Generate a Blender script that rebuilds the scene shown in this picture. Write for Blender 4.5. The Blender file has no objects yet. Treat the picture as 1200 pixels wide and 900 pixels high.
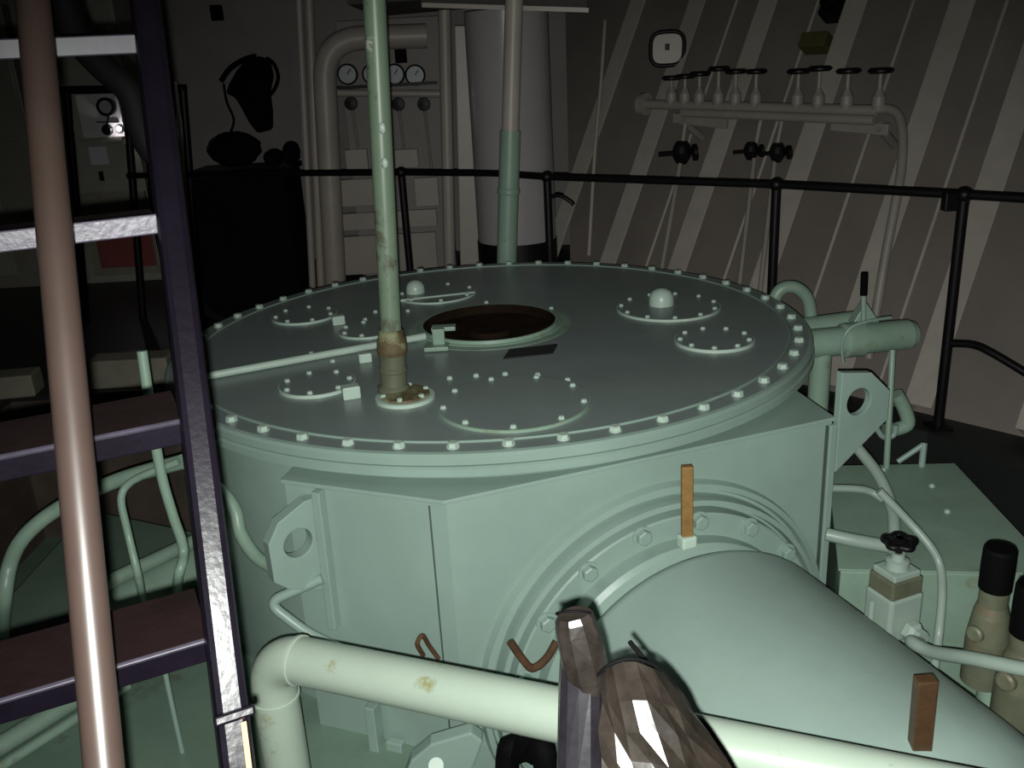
import bpy, math, random
from mathutils import Vector, Matrix
random.seed(7)
PI = math.pi
scene = bpy.context.scene
COL = scene.collection

# ------------------------------------------------------------------ camera, light, exposure
F, PITCH, ROLL, CH = 1065.97, 0.341585, -0.055455, 1.74
_c, _s, _cr, _sr = math.cos(PITCH), math.sin(PITCH), math.cos(ROLL), math.sin(ROLL)
EYE = Vector((0, 0, CH))
V_RIGHT = Vector((_cr, _sr * _s, _sr * _c))
V_UP = Vector((-_sr, _cr * _s, _cr * _c))
V_FWD = Vector((0, _c, -_s))
cam_data = bpy.data.cameras.new('camera'); cam = bpy.data.objects.new('camera', cam_data); COL.objects.link(cam)
cam_data.sensor_width = 36; cam_data.lens = F / 1200 * 36; cam_data.clip_start = 0.02
cam.matrix_world = Matrix(((V_RIGHT.x, V_UP.x, -V_FWD.x, 0), (V_RIGHT.y, V_UP.y, -V_FWD.y, 0),
                           (V_RIGHT.z, V_UP.z, -V_FWD.z, CH), (0, 0, 0, 1)))
scene.camera = cam

world = bpy.data.worlds.new('world'); scene.world = world; world.use_nodes = True
world.node_tree.nodes['Background'].inputs[0].default_value = (0.9, 0.85, 0.9, 1)
world.node_tree.nodes['Background'].inputs[1].default_value = 0.0035

# the phone's own lamp, just below the lens: the only strong light in the room
sp = bpy.data.lights.new('phone_flash', 'SPOT'); flash = bpy.data.objects.new('phone_flash', sp); COL.objects.link(flash)
sp.energy = 360; sp.spot_size = math.radians(108); sp.spot_blend = 1.0; sp.shadow_soft_size = 0.006
sp.color = (0.97, 1.0, 0.95)
flash.location = EYE + V_RIGHT * -0.008 - V_UP * 0.022
FLASH_AIM = (690, 690)

scene.view_settings.view_transform = 'Standard'; scene.view_settings.look = 'None'
scene.view_settings.gamma = 1; scene.view_settings.use_curve_mapping = False
scene.view_settings.exposure = 0.0

# ------------------------------------------------------------------ pixels to places
def ray(px, py):
    d = V_RIGHT * (px - 600) + V_UP * (450 - py) + V_FWD * F
    return d / d.y
def Z(px, py, z):
    d = ray(px, py); return EYE + d * ((z - CH) / d.z)
def Y(px, py, y): return EYE + ray(px, py) * y
def PL(px, py, P, n):
    d = ray(px, py); return EYE + d * ((P - EYE).dot(n) / d.dot(n))
def V(*a): return Vector(a)
flash.rotation_euler = (ray(*FLASH_AIM)).to_track_quat('-Z', 'Y').to_euler()
UPZ = V(0, 0, 1)

# ------------------------------------------------------------------ materials
MATS = {}
def mat(name, col, rough=0.5, metal=0.0, var=0.12, scale=6.0, bump=0.0, bscale=60, spots=None, coat=0.0, trans=0.0, spec=0.5, emit=None, bdist=0.004):
    """Procedural paint: base colour with slow mottling, optional worn / stained patches and fine relief."""
    m = bpy.data.materials.new(name); m.use_nodes = True; nt = m.node_tree; N = nt.nodes; L = nt.links
    b = N['Principled BSDF']
    b.inputs['Roughness'].default_value = rough; b.inputs['Metallic'].default_value = metal
    b.inputs['Specular IOR Level'].default_value = spec
    if coat: b.inputs['Coat Weight'].default_value = coat; b.inputs['Coat Roughness'].default_value = 0.12
    if trans: b.inputs['Transmission Weight'].default_value = trans
    if emit: b.inputs['Emission Color'].default_value = (*emit[0], 1); b.inputs['Emission Strength'].default_value = emit[1]
    tc = N.new('ShaderNodeTexCoord')
    nz = N.new('ShaderNodeTexNoise'); nz.inputs['Scale'].default_value = scale; nz.inputs['Detail'].default_value = 6; nz.inputs['Roughness'].default_value = .65
    L.new(tc.outputs['Object'], nz.inputs['Vector'])
    rp = N.new('ShaderNodeValToRGB')
    rp.color_ramp.elements[0].position = .3; rp.color_ramp.elements[1].position = .7
    rp.color_ramp.elements[0].color = (*[c * (1 - var) for c in col], 1)
    rp.color_ramp.elements[1].color = (*[min(1, c * (1 + var)) for c in col], 1)
    L.new(nz.outputs['Fac'], rp.inputs['Fac'])
    out = rp.outputs['Color']
    for sp_ in (spots or []):
        sc, lo, hi, c2 = sp_
        n2 = N.new('ShaderNodeTexNoise'); n2.inputs['Scale'].default_value = sc; n2.inputs['Detail'].default_value = 8; n2.inputs['Roughness'].default_value = .7
        mp = N.new('ShaderNodeMapping'); mp.inputs['Location'].default_value = (sc * 1.7, 3.1, sc); L.new(tc.outputs['Object'], mp.inputs['Vector']); L.new(mp.outputs['Vector'], n2.inputs['Vector'])
        r2 = N.new('ShaderNodeValToRGB'); r2.color_ramp.elements[0].position = lo; r2.color_ramp.elements[1].position = hi
        L.new(n2.outputs['Fac'], r2.inputs['Fac'])
        mx = N.new('ShaderNodeMix'); mx.data_type = 'RGBA'
        L.new(r2.outputs['Color'], mx.inputs['Factor']); L.new(out, mx.inputs['A']); mx.inputs['B'].default_value = (*c2, 1)
        out = mx.outputs['Result']
    L.new(out, b.inputs['Base Color'])
    if bump:
        n3 = N.new('ShaderNodeTexNoise'); n3.inputs['Scale'].default_value = bscale; n3.inputs['Detail'].default_value = 3
        L.new(tc.outputs['Object'], n3.inputs['Vector'])
        bp = N.new('ShaderNodeBump'); bp.inputs['Strength'].default_value = bump; bp.inputs['Distance'].default_value = bdist
        L.new(n3.outputs['Fac'], bp.inputs['Height']); L.new(bp.outputs['Normal'], b.inputs['Normal'])
    MATS[name] = m; return m
RUST = (0.075, 0.035, 0.014); OCHRE = (0.17, 0.15, 0.045)
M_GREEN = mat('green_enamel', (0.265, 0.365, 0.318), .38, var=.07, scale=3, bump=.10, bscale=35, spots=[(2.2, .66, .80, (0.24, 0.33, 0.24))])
M_RAM = mat('ram_enamel', (0.275, 0.365, 0.325), .38, var=.07, scale=3, bump=.10, bscale=35, spots=[(26, .70, .735, (0.10, 0.11, 0.07))])
M_SEAM = mat('seam_shadow_green', (0.06, 0.085, 0.07), .6)
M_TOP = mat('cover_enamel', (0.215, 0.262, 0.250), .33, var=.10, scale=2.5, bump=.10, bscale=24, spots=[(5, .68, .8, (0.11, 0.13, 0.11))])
M_BOLT = mat('bolt_enamel', (0.46, 0.58, 0.50), .35, var=.08)
M_PIPE = mat('pale_green_pipe', (0.33, 0.40, 0.33), .33, var=.06, scale=3, bump=.06, spots=[(6, .585, .67, (0.21, 0.20, 0.075)), (30, .72, .76, (0.07, 0.07, 0.03))])
M_GREEN_OLD = mat('worn_green_enamel', (0.25, 0.36, 0.28), .4, var=.12, scale=5, bump=.12, spots=[(7, .60, .75, (0.20, 0.19, 0.09))])
M_PIT = mat('pit_green', (0.17, 0.25, 0.19), .4, var=.15, scale=2.5, bump=.15, spots=[(1.7, .60, .72, (0.085, 0.075, 0.035))])
M_POLE = mat('pole_green', (0.17, 0.235, 0.165), .38, var=.10, scale=4, spots=[(6, .52, .58, (0.11, 0.12, 0.08)), (9, .63, .66, (0.5, 0.52, 0.42))])
M_RUSTY = mat('rusty_collar', (0.10, 0.075, 0.035), .7, var=.35, scale=18, bump=.5, spots=[(12, .5, .6, (0.22, 0.23, 0.12))])
M_RUST = mat('rust', RUST, .85, var=.4, scale=15, bump=.6)
M_HULL = mat('hull_plating_paint', (0.175, 0.152, 0.135), .55, var=.12, scale=2.2, bump=.15, bscale=14, spots=[(3.5, .62, .8, (0.16, 0.125, 0.105))])
M_FRAME = mat('hull_frame_paint', (0.36, 0.325, 0.285), .5, var=.10, scale=4, bump=.1)
M_WALL = mat('bulkhead_paint', (0.27, 0.245, 0.23), .6, var=.10, scale=3, bump=.1, bscale=12)
M_MANI = mat('manifold_paint', (0.26, 0.235, 0.205), .5, var=.1, scale=4)
M_CREAM = mat('cream_pipe_paint', (0.42, 0.37, 0.325), .42, var=.08, scale=4)
M_GREYCYL = mat('grey_cylinder_paint', (0.33, 0.31, 0.315), .28, var=.06, scale=3)
M_BLACK = mat('black_gloss_paint', (0.005, 0.0045, 0.0055), .45, var=.2, bump=.1, spec=.25)
M_BLACKM = mat('black_rubber', (0.002, 0.002, 0.0022), .75, var=.2, spec=.08)
M_CLOTH = mat('black_cloth', (0.004, 0.004, 0.0045), .9, spec=.1, var=.3, bump=.4, bscale=40)
M_LADDER = mat('ladder_purple_black', (0.0036, 0.0026, 0.0050), .30, var=.3, scale=8, bump=.10, bscale=90, spec=.17)
M_TREAD = mat('ladder_tread_brown', (0.0075, 0.0034, 0.0034), .6, spec=.2, var=.3, scale=9, bump=.3, spots=[(40, .70, .74, (0.06, 0.05, 0.05))])
M_EDGE = mat('ladder_rubbed_dim_edge', (0.030, 0.026, 0.037), .4, var=.3, scale=30, spec=.2)  # rubbed lower edges; also dims the top nosing for flash falloff
M_PALE = mat('pale_green_enamel', (0.30, 0.38, 0.325), .38, var=.08, scale=6, bump=.1)
M_NOSE = mat('ladder_nosing_sheen', (0.046, 0.038, 0.057), .45, metal=0, var=.3, scale=30, bump=.25, bscale=90)  # flash shine on the step fronts, put into the base colour
M_HAND = mat('handrail_bronze', (0.032, 0.021, 0.0175), .36, metal=0, var=.15, scale=5, spec=.42)
M_FLOOR = mat('dark_deck_paint', (0.016, 0.018, 0.017), .5, var=.25, scale=3, bump=.2)
M_BRICKPIT = mat('pit_wall_paint', (0.10, 0.075, 0.06), .6, var=.3, scale=4, bump=.3)
M_CEIL = mat('ceiling_paint', (0.06, 0.055, 0.05), .8)
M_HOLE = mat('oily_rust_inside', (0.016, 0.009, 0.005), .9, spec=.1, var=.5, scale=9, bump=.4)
M_WOOD = mat('oiled_wood', (0.22, 0.12, 0.033), .55, var=.25, scale=25, bump=.3, bscale=90)
M_WOOD2 = mat('dark_oiled_wood', (0.062, 0.034, 0.016), .4, var=.3, scale=18, bump=.3, spots=[(8, .55, .65, (0.07, 0.07, 0.03))])
M_CAB = mat('cabinet_grey_green', (0.30, 0.31, 0.25), .5, var=.08)
M_CAB2 = mat('cabinet_grey', (0.25, 0.235, 0.20), .5, var=.08)
M_WHITE = mat('white_panel', (0.55, 0.53, 0.53), .45, var=.04)
M_PAPER = mat('paper', (0.55, 0.55, 0.58), .8, var=.03)
M_RED = mat('red_enamel', (0.24, 0.06, 0.055), .5, var=.12)
M_BEIGE = mat('beige_block_paint', (0.24, 0.225, 0.175), .6, var=.15, scale=8, bump=.2)
M_DIAL = mat('gauge_dial', (0.42, 0.42, 0.46), .4, var=.15, scale=60)
M_PLATE = mat('dark_nameplate', (0.018, 0.02, 0.02), .55)
M_OLIVE = mat('olive_box', (0.07, 0.065, 0.022), .6)
M_BRASSY = mat('aged_brass_green', (0.12, 0.13, 0.085), .5, var=.25, scale=9, spots=[(6, .58, .7, (0.15, 0.09, 0.05))])
M_TAPE = mat('brown_tube', (0.017, 0.0135, 0.0115), .33, metal=0, var=.7, scale=14, bump=.3, bscale=20, bdist=.006)
M_SLEEVE = mat('dusky_purple_tube', (0.014, 0.0125, 0.0155), .28, metal=0, var=.5, scale=10, bump=.3, bscale=16, bdist=.006)
M_FILM = mat('clear_brown_film', (0.021, 0.0165, 0.013), .34, var=.7, scale=9, bump=.3, bscale=20, bdist=.006, trans=.1, spots=[(11, .60, .8, (0.055, 0.042, 0.018))])
M_ORANGE = mat('bare_orange_primer', (0.42, 0.19, 0.07), .6)
M_LAMP = mat('indicator_lamp_glass', (1, 1, 1), .3, emit=((1, .96, 1), 130))

# ------------------------------------------------------------------ mesh building
def frame_of(axis):
    a = axis.normalized(); t = V(0, 0, 1) if abs(a.z) < .9 else V(1, 0, 0)
    u = a.cross(t).normalized(); w = a.cross(u).normalized(); return a, u, w
class MB:
    def __init__(self): self.v = []; self.f = []; self.sm = []
    def add(self, vs, fs, smooth=False):
        k = len(self.v); self.v += [Vector(p) for p in vs]
        for f in fs: self.f.append([i + k for i in f]); self.sm.append(smooth)
        return self
    def box(self, c, size, ux=V(1, 0, 0), uy=V(0, 1, 0), uz=None):
        uz = uz or ux.cross(uy).normalized(); c = Vector(c); vs = []
        for sx in (-.5, .5):
            for sy in (-.5, .5):
                for sz in (-.5, .5): vs.append(c + ux * size[0] * sx + uy * size[1] * sy + uz * size[2] * sz)
        return self.add(vs, [(0, 1, 3, 2), (4, 6, 7, 5), (0, 4, 5, 1), (2, 3, 7, 6), (0, 2, 6, 4), (1, 5, 7, 3)])
    def bar(self, p0, p1, w, h, up=V(0, 0, 1)):
        a = (p1 - p0); L = a.length; a.normalize(); s = a.cross(up).normalized(); u = s.cross(a).normalized()
        return self.box((p0 + p1) / 2, (L, w, h), a, s, u)
    def lathe(self, prof, c, axis=V(0, 0, 1), n=32, caps=True, smooth=True, sharp=True):
        a, u, w = frame_of(axis); c = Vector(c)
        # every profile step gets its own vertices so edges stay crisp
        for (r0, h0), (r1, h1) in zip(prof[:-1], prof[1:]):
            vs = []
            for r, h in ((r0, h0), (r1, h1)):
                for i in range(n):
                    t = 2 * PI * i / n; vs.append(c + a * h + (u * math.cos(t) + w * math.sin(t)) * r)
            self.add(vs, [(i, (i + 1) % n, n + (i + 1) % n, n + i) for i in range(n)], smooth)
        if caps:
            for (r, h), rev in ((prof[0], 1), (prof[-1], 0)):
                if r > 1e-4:
                    vs = [c + a * h + (u * math.cos(2 * PI * i / n) + w * math.sin(2 * PI * i / n)) * r for i in range(n)]
                    self.add(vs, [list(range(n))[::-1] if rev else list(range(n))])
        return self
    def round(self, prof, c, axis=V(0, 0, 1), n=32):
        """lathe with one smooth skin"""
        a, u, w = frame_of(axis); c = Vector(c); vs = []; fs = []; k = len(prof)
        for r, h in prof:
            for i in range(n):
                t = 2 * PI * i / n; vs.append(c + a * h + (u * math.cos(t) + w * math.sin(t)) * max(r, 1e-5))
        for j in range(k - 1):
            for i in range(n): fs.append((j * n + i, j * n + (i + 1) % n, (j + 1) * n + (i + 1) % n, (j + 1) * n + i))
        return self.add(vs, fs, True)
    def cyl(self, p0, p1, r0, r1=None, n=20):
        p0 = Vector(p0); p1 = Vector(p1); return self.lathe([(r0, 0), (r0 if r1 is None else r1, (p1 - p0).length)], p0, p1 - p0, n)
    def tube(self, pts, r, n=14, cap=True, smooth=True, jit=0.0):
        pts = [Vector(p) for p in pts]; rs = r if isinstance(r, (list, tuple)) else [r] * len(pts)
        vs = []; fs = []; prev = None
        for i, p in enumerate(pts):
            t = (pts[min(i + 1, len(pts) - 1)] - pts[max(i - 1, 0)]).normalized()
            if prev is None: _, u, w = frame_of(t)
            else:
                u = (prev - t * prev.dot(t)).normalized(); w = t.cross(u)
            prev = u
            for k in range(n):
                a = 2 * PI * k / n; vs.append(p + (u * math.cos(a) + w * math.sin(a)) * (rs[i] * (1 + random.uniform(-jit, jit))))
        for i in range(len(pts) - 1):
            for k in range(n): fs.append((i * n + k, i * n + (k + 1) % n, (i + 1) * n + (k + 1) % n, (i + 1) * n + k))
        self.add(vs, fs, smooth)
        if cap: self.add(vs[:n], [list(range(n))]); self.add(vs[-n:], [list(range(n))])
        return self
    def prism(self, poly, thick):
        """poly: list of coplanar points, extruded along thick (Vector), centred"""
        n = len(poly); a = [Vector(p) - thick / 2 for p in poly]; b = [Vector(p) + thick / 2 for p in poly]
        fs = [list(range(n))[::-1], list(range(n, 2 * n))] + [(i, (i + 1) % n, n + (i + 1) % n, n + i) for i in range(n)]
        return self.add(a + b, fs)
    def holed(self, outline, hc, hr, o, ux, uy, thick, K=40):
        """flat plate with a round hole: outline in (a,b), plane origin o with axes ux, uy"""
        angs = sorted(set([2 * PI * i / K for i in range(K)] + [math.atan2(b - hc[1], a - hc[0]) % (2 * PI) for a, b in outline]))
        outer = []
        for t in angs:
            dx, dy = math.cos(t), math.sin(t); best = None
            for (x0, y0), (x1, y1) in zip(outline, outline[1:] + outline[:1]):
                ex, ey = x1 - x0, y1 - y0; den = dx * ey - dy * ex
                if abs(den) < 1e-9: continue
                tt = ((x0 - hc[0]) * ey - (y0 - hc[1]) * ex) / den; ss = ((x0 - hc[0]) * dy - (y0 - hc[1]) * dx) / den
                if tt > 0 and -1e-6 <= ss <= 1 + 1e-6 and (best is None or tt < best): best = tt
            outer.append((hc[0] + dx * best, hc[1] + dy * best))
        inner = [(hc[0] + hr * math.cos(t), hc[1] + hr * math.sin(t)) for t in angs]
        nrm = ux.cross(uy).normalized() * thick / 2; n = len(angs)
        P = lambda q, s: o + ux * q[0] + uy * q[1] + nrm * s
        vs = [P(q, 1) for q in outer] + [P(q, 1) for q in inner] + [P(q, -1) for q in outer] + [P(q, -1) for q in inner]
        fs = []
        for i in range(n):
            j = (i + 1) % n
            fs += [(i, j, n + j, n + i), (2 * n + j, 2 * n + i, 3 * n + i, 3 * n + j), (j, i, 2 * n + i, 2 * n + j), (n + i, n + j, 3 * n + j, 3 * n + i)]
        return self.add(vs, fs)
    def blob(self, c, rad, n=16, m=10, jit=0.0, ux=V(1, 0, 0), uy=V(0, 1, 0), uz=V(0, 0, 1)):
        c = Vector(c); vs = []; fs = []
        for j in range(m + 1):
            ph = PI * j / m
            for i in range(n):
                t = 2 * PI * i / n; k = 1 + (random.uniform(-jit, jit) if 0 < j < m else 0)
                vs.append(c + (ux * rad[0] * math.sin(ph) * math.cos(t) + uy * rad[1] * math.sin(ph) * math.sin(t)) * k + uz * rad[2] * math.cos(ph) * k)
        for j in range(m):
            for i in range(n): fs.append((j * n + i, (j + 1) * n + i, (j + 1) * n + (i + 1) % n, j * n + (i + 1) % n))
        return self.add(vs, fs, True)
ABS = {}
def mesh_of(mb, name, origin):
    me = bpy.data.meshes.new(name); me.from_pydata([tuple(v - origin) for v in mb.v], [], mb.f)
    me.polygons.foreach_set('use_smooth', mb.sm); me.validate(); me.update(); return me
def obj(name, mb, m, parent=None, bevel=0, origin=None):
    """ONE mesh object; coordinates given in the room; children keep them through their thing's place"""
    if parent is None and origin is None:
        xs = [v.x for v in mb.v]; ys = [v.y for v in mb.v]; zs = [v.z for v in mb.v]
        origin = V((min(xs) + max(xs)) / 2, (min(ys) + max(ys)) / 2, min(zs))
    base = ABS[parent.name] if parent else V(0, 0, 0)
    org = origin if origin is not None else base
    o = bpy.data.objects.new(name, mesh_of(mb, name, org)); COL.objects.link(o)
    o.location = org - base; o.parent = parent; o.data.materials.append(m); ABS[o.name] = Vector(org)
    if bevel:
        b = o.modifiers.new('bevel', 'BEVEL'); b.width = bevel; b.segments = 2; b.limit_method = 'ANGLE'; b.angle_limit = .7
    return o
def tag(o, label, cat, group=None, kind=None):
    o['label'] = label
    if cat: o['category'] = cat
    if group: o['group'] = group
    if kind: o['kind'] = kind
    return o
def thing(name, loc, label, cat, group=None):
    o = bpy.data.objects.new(name, None); COL.objects.link(o); o.location = loc; o.empty_display_size = .05
    ABS[o.name] = Vector(loc); return tag(o, label, cat, group)
def struct(name, mb, m, parent=None, bevel=0):
    o = obj(name, mb, m, parent, bevel, origin=None if parent else V(0, 0, 0))
    if parent is None: o['kind'] = 'structure'
    return o
def place(name, src, parent, loc, rot=None):
    """another piece of the same mesh data"""
    o = bpy.data.objects.new(name, src); COL.objects.link(o); o.parent = parent
    o.location = Vector(loc) - ABS[parent.name]; ABS[o.name] = Vector(loc)
    if rot is not None: o.rotation_mode = 'QUATERNION'; o.rotation_quaternion = rot
    return o
def hex_mesh(r, h, m, washer=1.5):
    mb = MB(); mb.lathe([(r * washer, 0), (r * washer, h * .18)], V(0, 0, 0), UPZ, 14)
    mb.lathe([(r, h * .18), (r, h * .9), (r * .8, h)], V(0, 0, 0), UPZ, 6, smooth=False)
    me = mesh_of(mb, 'bolt', V(0, 0, 0)); me.materials.append(m); return me
def bez(pts, k=10, closed=False):
    """smooth path through points (Catmull-Rom)"""
    P = [Vector(p) for p in pts]; out = []
    for i in range(len(P) - 1):
        p0 = P[max(i - 1, 0)]; p1 = P[i]; p2 = P[i + 1]; p3 = P[min(i + 2, len(P) - 1)]
        for j in range(k):
            t = j / k; out.append(.5 * ((2 * p1) + (p2 - p0) * t + (2 * p0 - 5 * p1 + 4 * p2 - p3) * t * t + (3 * p1 - p0 - 3 * p2 + p3) * t ** 3))
    out.append(P[-1]); return out
def fillet(pts, r, k=8):
    """polyline with rounded corners"""
    P = [Vector(p) for p in pts]; out = [P[0]]
    for i in range(1, len(P) - 1):
        a = (P[i - 1] - P[i]); b = (P[i + 1] - P[i]); d = min(r, a.length * .49, b.length * .49)
        s = P[i] + a.normalized() * d; e = P[i] + b.normalized() * d
        for j in range(k + 1):
            t = j / k; out.append(s * (1 - t) ** 2 + P[i] * 2 * t * (1 - t) + e * t * t)
    out.append(P[-1]); return out

# ------------------------------------------------------------------ the room
HULL_A = Z(1065, 480, 0); HULL_D = V(-.66, .75, 0).normalized(); HULL_O = V(.75, .66, 0).normalized()
HULL_UP = HULL_O * .58 + UPZ
HULL_N = HULL_UP.cross(HULL_D).normalized()
if HULL_N.dot(EYE - HULL_A) < 0: HULL_N = -HULL_N
def hull(px, py, off=0.0): return PL(px, py, HULL_A + HULL_N * off, HULL_N)

PITZ = -.95
pit = [V(-3.0, 1.0, 0), V(-3.0, 5.15, 0), V(-1.25, 5.15, 0), V(-.1, 5.62, 0), V(1.33, 4.58, 0), V(1.93, 3.9, 0), V(2.2, 3.3, 0), V(2.6, 1.0, 0)]
out = [V(-5, -1.5, 0), V(-5, 9, 0), V(-1.25, 9, 0), V(-.1, 9, 0), V(2.2, 8.0, 0), V(3.4, 5.5, 0), V(3.9, 3.6, 0), V(4.4, -1.5, 0)]
mb = MB()
for i in range(8):
    j = (i + 1) % 8; dn = V(0, 0, -.03)
    mb.add([pit[i], pit[j], out[j], out[i], pit[i] + dn, pit[j] + dn, out[j] + dn, out[i] + dn], [(0, 1, 2, 3), (7, 6, 5, 4), (0, 4, 5, 1)])
struct('floor', mb, M_FLOOR)
for i, side in enumerate(('left', 'back_left', 'back', 'back_right', 'right_far', 'right_mid', 'right_near', 'front')):
    j = (i + 1) % 8; a, b = pit[i] + V(0, 0, -.03), pit[j] + V(0, 0, -.03); o_ = V(b.y - a.y, a.x - b.x, 0).normalized() * -.02
    struct('wall_pit_' + side, MB().add([a, b, V(b.x, b.y, PITZ), V(a.x, a.y, PITZ), a + o_, b + o_, V(b.x, b.y, PITZ) + o_, V(a.x, a.y, PITZ) + o_],
           [(0, 1, 2, 3), (7, 6, 5, 4), (0, 4, 5, 1), (1, 5, 6, 2), (2, 6, 7, 3), (3, 7, 4, 0)]), M_FLOOR if 'right' in side else M_BRICKPIT)
mb = MB(); mb.add([V(p.x, p.y, PITZ) for p in pit], [list(range(8))[::-1]]); struct('floor_pit', mb, M_PIT)

def hp(t, z): return HULL_A + HULL_D * t + HULL_UP * z
mb = MB(); T0, T1, HT = -4.5, (hull(656, 200) - HULL_A).dot(HULL_D), 3.3
HC = (hp(T0, 0), hp(T1 - .62, 0), hp(T1 + 1.2, HT), hp(T0, HT))
mb.add(list(HC) + [p - HULL_N * .02 for p in HC],
       [(0, 1, 2, 3), (4, 7, 6, 5), (0, 4, 5, 1), (1, 5, 6, 2), (2, 6, 7, 3), (3, 7, 4, 0)])
hull_wall = struct('wall_right', mb, M_HULL)
for px in (695, 764, 846, 948, 1070, 1172, 1310):
    P = hull(px, 180); foot = P - HULL_UP * P.z; top = foot + HULL_UP * (HT - .05); foot = foot + HULL_UP * .01
    a = (top - foot).normalized(); m_ = MB(); D = HULL_D
    m_.box((foot + top) / 2 + HULL_N * .06, ((top - foot).length, .012, .12), a, D, HULL_N)
    m_.box((foot + top) / 2 + HULL_N * .126 - D * .055, ((top - foot).length, .135, .012), a, D, HULL_N)
    obj('hull_frame', m_, M_FRAME, hull_wall, bevel=.004)
# thin welding seams / conduit strips running up the plating between the frames
for px in (804, 900, 1012, 1122):
    P = hull(px, 180); foot = P - HULL_UP * (P.z - .01); top = foot + HULL_UP * (HT - .05)
    obj('conduit_strip', MB().cyl(foot + HULL_N * .014, top + HULL_N * .014, .011, n=8), M_FRAME, hull_wall)
struct('wall_back', MB().box(V(-1.5, 8.95, 1.65), (7.4, .1, 3.3)), M_WALL)
struct('wall_left', MB().box(V(-5.0, 3.8, 1.65), (.1, 10.4, 3.3)), M_WALL)
struct('wall_front', MB().box(V(0, -1.5, 1.65), (10, .1, 3.3)), M_WALL)
struct('ceiling', MB().box(V(0, 3.8, 3.35), (11, 11, .1)), M_CEIL)

# ------------------------------------------------------------------ the steering gear
MC = V(-.085, 3.846, 0); TOPZ = .64; RB = 1.298
sg = thing('steering_gear', V(MC.x, MC.y, PITZ), 'huge round green steering gear with bolted cover plate in the pit', 'machine')
P0 = V(-.218, 2.386, .54); FN = V(.33507, -.94219, 0).normalized(); FD = V(-FN.y, FN.x, 0)
def face(s, z, off=0.0): return V(P0.x, P0.y, 0) + FD * s + FN * off + V(0, 0, z)

mb = MB()
mb.lathe([(.326, TOPZ - .03), (.326, TOPZ), (1.262, TOPZ), (1.262, TOPZ - .007), (1.270, TOPZ - .007), (1.270, TOPZ), (1.335, TOPZ)], V(MC.x, MC.y, 0), UPZ, 144, caps=False)
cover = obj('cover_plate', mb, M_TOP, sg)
mb = MB(); mb.lathe([(1.335, TOPZ), (1.347, TOPZ - .003), (1.355, TOPZ - .012), (1.355, TOPZ - .036), (1.33, TOPZ - .036)], V(MC.x, MC.y, 0), UPZ, 144, caps=False)
obj('cover_edge', mb, M_GREEN, sg)
mb = MB(); mb.lathe([(1.264, TOPZ - .004), (1.264, TOPZ + .005), (1.258, TOPZ + .005), (1.258, TOPZ - .004)], V(MC.x, MC.y, 0), UPZ, 144, caps=False)
obj('seam_lip', mb, M_GREEN, sg)
mb = MB(); mb.lathe([(1.325, .61), (1.325, .60), (1.352, .598), (1.36, .592), (1.36, .568), (1.345, .560), (1.31, .552), (1.31, .53)], V(MC.x, MC.y, 0), UPZ, 144, caps=False)
obj('rim_flange', mb, M_GREEN, sg)
mb = MB(); mb.lathe([(1.30, PITZ), (1.30, .56)], V(MC.x, MC.y, 0), UPZ, 96, caps=False); obj('housing_wall', mb, M_GREEN, sg)
# open hatch in the middle
mb = MB(); mb.lathe([(.358, TOPZ - .004), (.358, TOPZ + .002), (.319, TOPZ + .003), (.313, TOPZ + .008), (.304, TOPZ + .008), (.302, TOPZ + .022), (.292, TOPZ + .022), (.290, TOPZ - .05)], V(MC.x, MC.y + .03, 0), UPZ, 64, caps=False)
obj('hatch_rim', mb, M_GREEN_OLD, sg)
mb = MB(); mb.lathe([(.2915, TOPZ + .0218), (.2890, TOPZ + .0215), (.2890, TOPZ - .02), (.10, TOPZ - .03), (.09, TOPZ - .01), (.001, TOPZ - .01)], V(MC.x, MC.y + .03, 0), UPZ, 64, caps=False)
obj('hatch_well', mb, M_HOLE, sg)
# rim bolts: 48, evenly spaced
HB = hex_mesh(.0185, .017, M_BOLT, washer=1.15)
for k in range(48):
    a = -2.43734 + k * 2 * PI / 48
    place('rim_bolt', HB, sg, V(MC.x + RB * math.cos(a), MC.y + RB * math.sin(a), TOPZ), Matrix.Rotation(a, 3, 'Z').to_quaternion())
# small covers on the plate
SB = hex_mesh(.0095, .011, M_BOLT, washer=1.3)
def small_cover(px, py, R, h, nb, lip=M_BOLT, ph=0.0, bolts=True, m=M_TOP):
    c = Z(px, py, TOPZ); b = MB(); b.lathe([(R, TOPZ - .004), (R, TOPZ + h), (R - .004, TOPZ + h + .001)], V(c.x, c.y, 0), UPZ, 48, caps=False)
    rim = obj('small_cover_rim', b, lip, sg)
    b = MB(); b.lathe([(R - .004, TOPZ + h + .001), (.0005, TOPZ + h + .001)], V(c.x, c.y, 0), UPZ, 48, caps=False)
    cv = obj('small_cover', b, m, sg)
    for k in range(nb if bolts else 0):
        a = ph + 2 * PI * k / nb; place('cover_bolt', SB, sg, V(c.x + (R - .022) * math.cos(a), c.y + (R - .022) * math.sin(a), TOPZ + h))
    return c
small_cover(837, 400, .158, .012, 9, ph=.3)
c0 = small_cover(783, 361, .235, .010, 11, ph=.1)
small_cover(602, 473, .262, .010, 9, ph=.5, lip=M_GREEN_OLD)
small_cover(372, 452, .142, .012, 7, ph=.2)
small_cover(357, 371, .155, .010, 7, ph=.7)
small_cover(432, 388, .135, .010, 7, ph=.1)
small_cover(512, 345, .20, .008, 7, ph=.4)
for px, py, r in ((775, 357, .057), (487, 343, .048)):
    c = Z(px, py, TOPZ + .01); b = MB(); b.round([(r, 0), (r, r * .45), (r * .93, r * .8), (r * .72, r * 1.12), (r * .4, r * 1.3), (0, r * 1.36)], c, UPZ, 24)
    obj('dome_cap', b, M_BOLT, sg)
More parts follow.
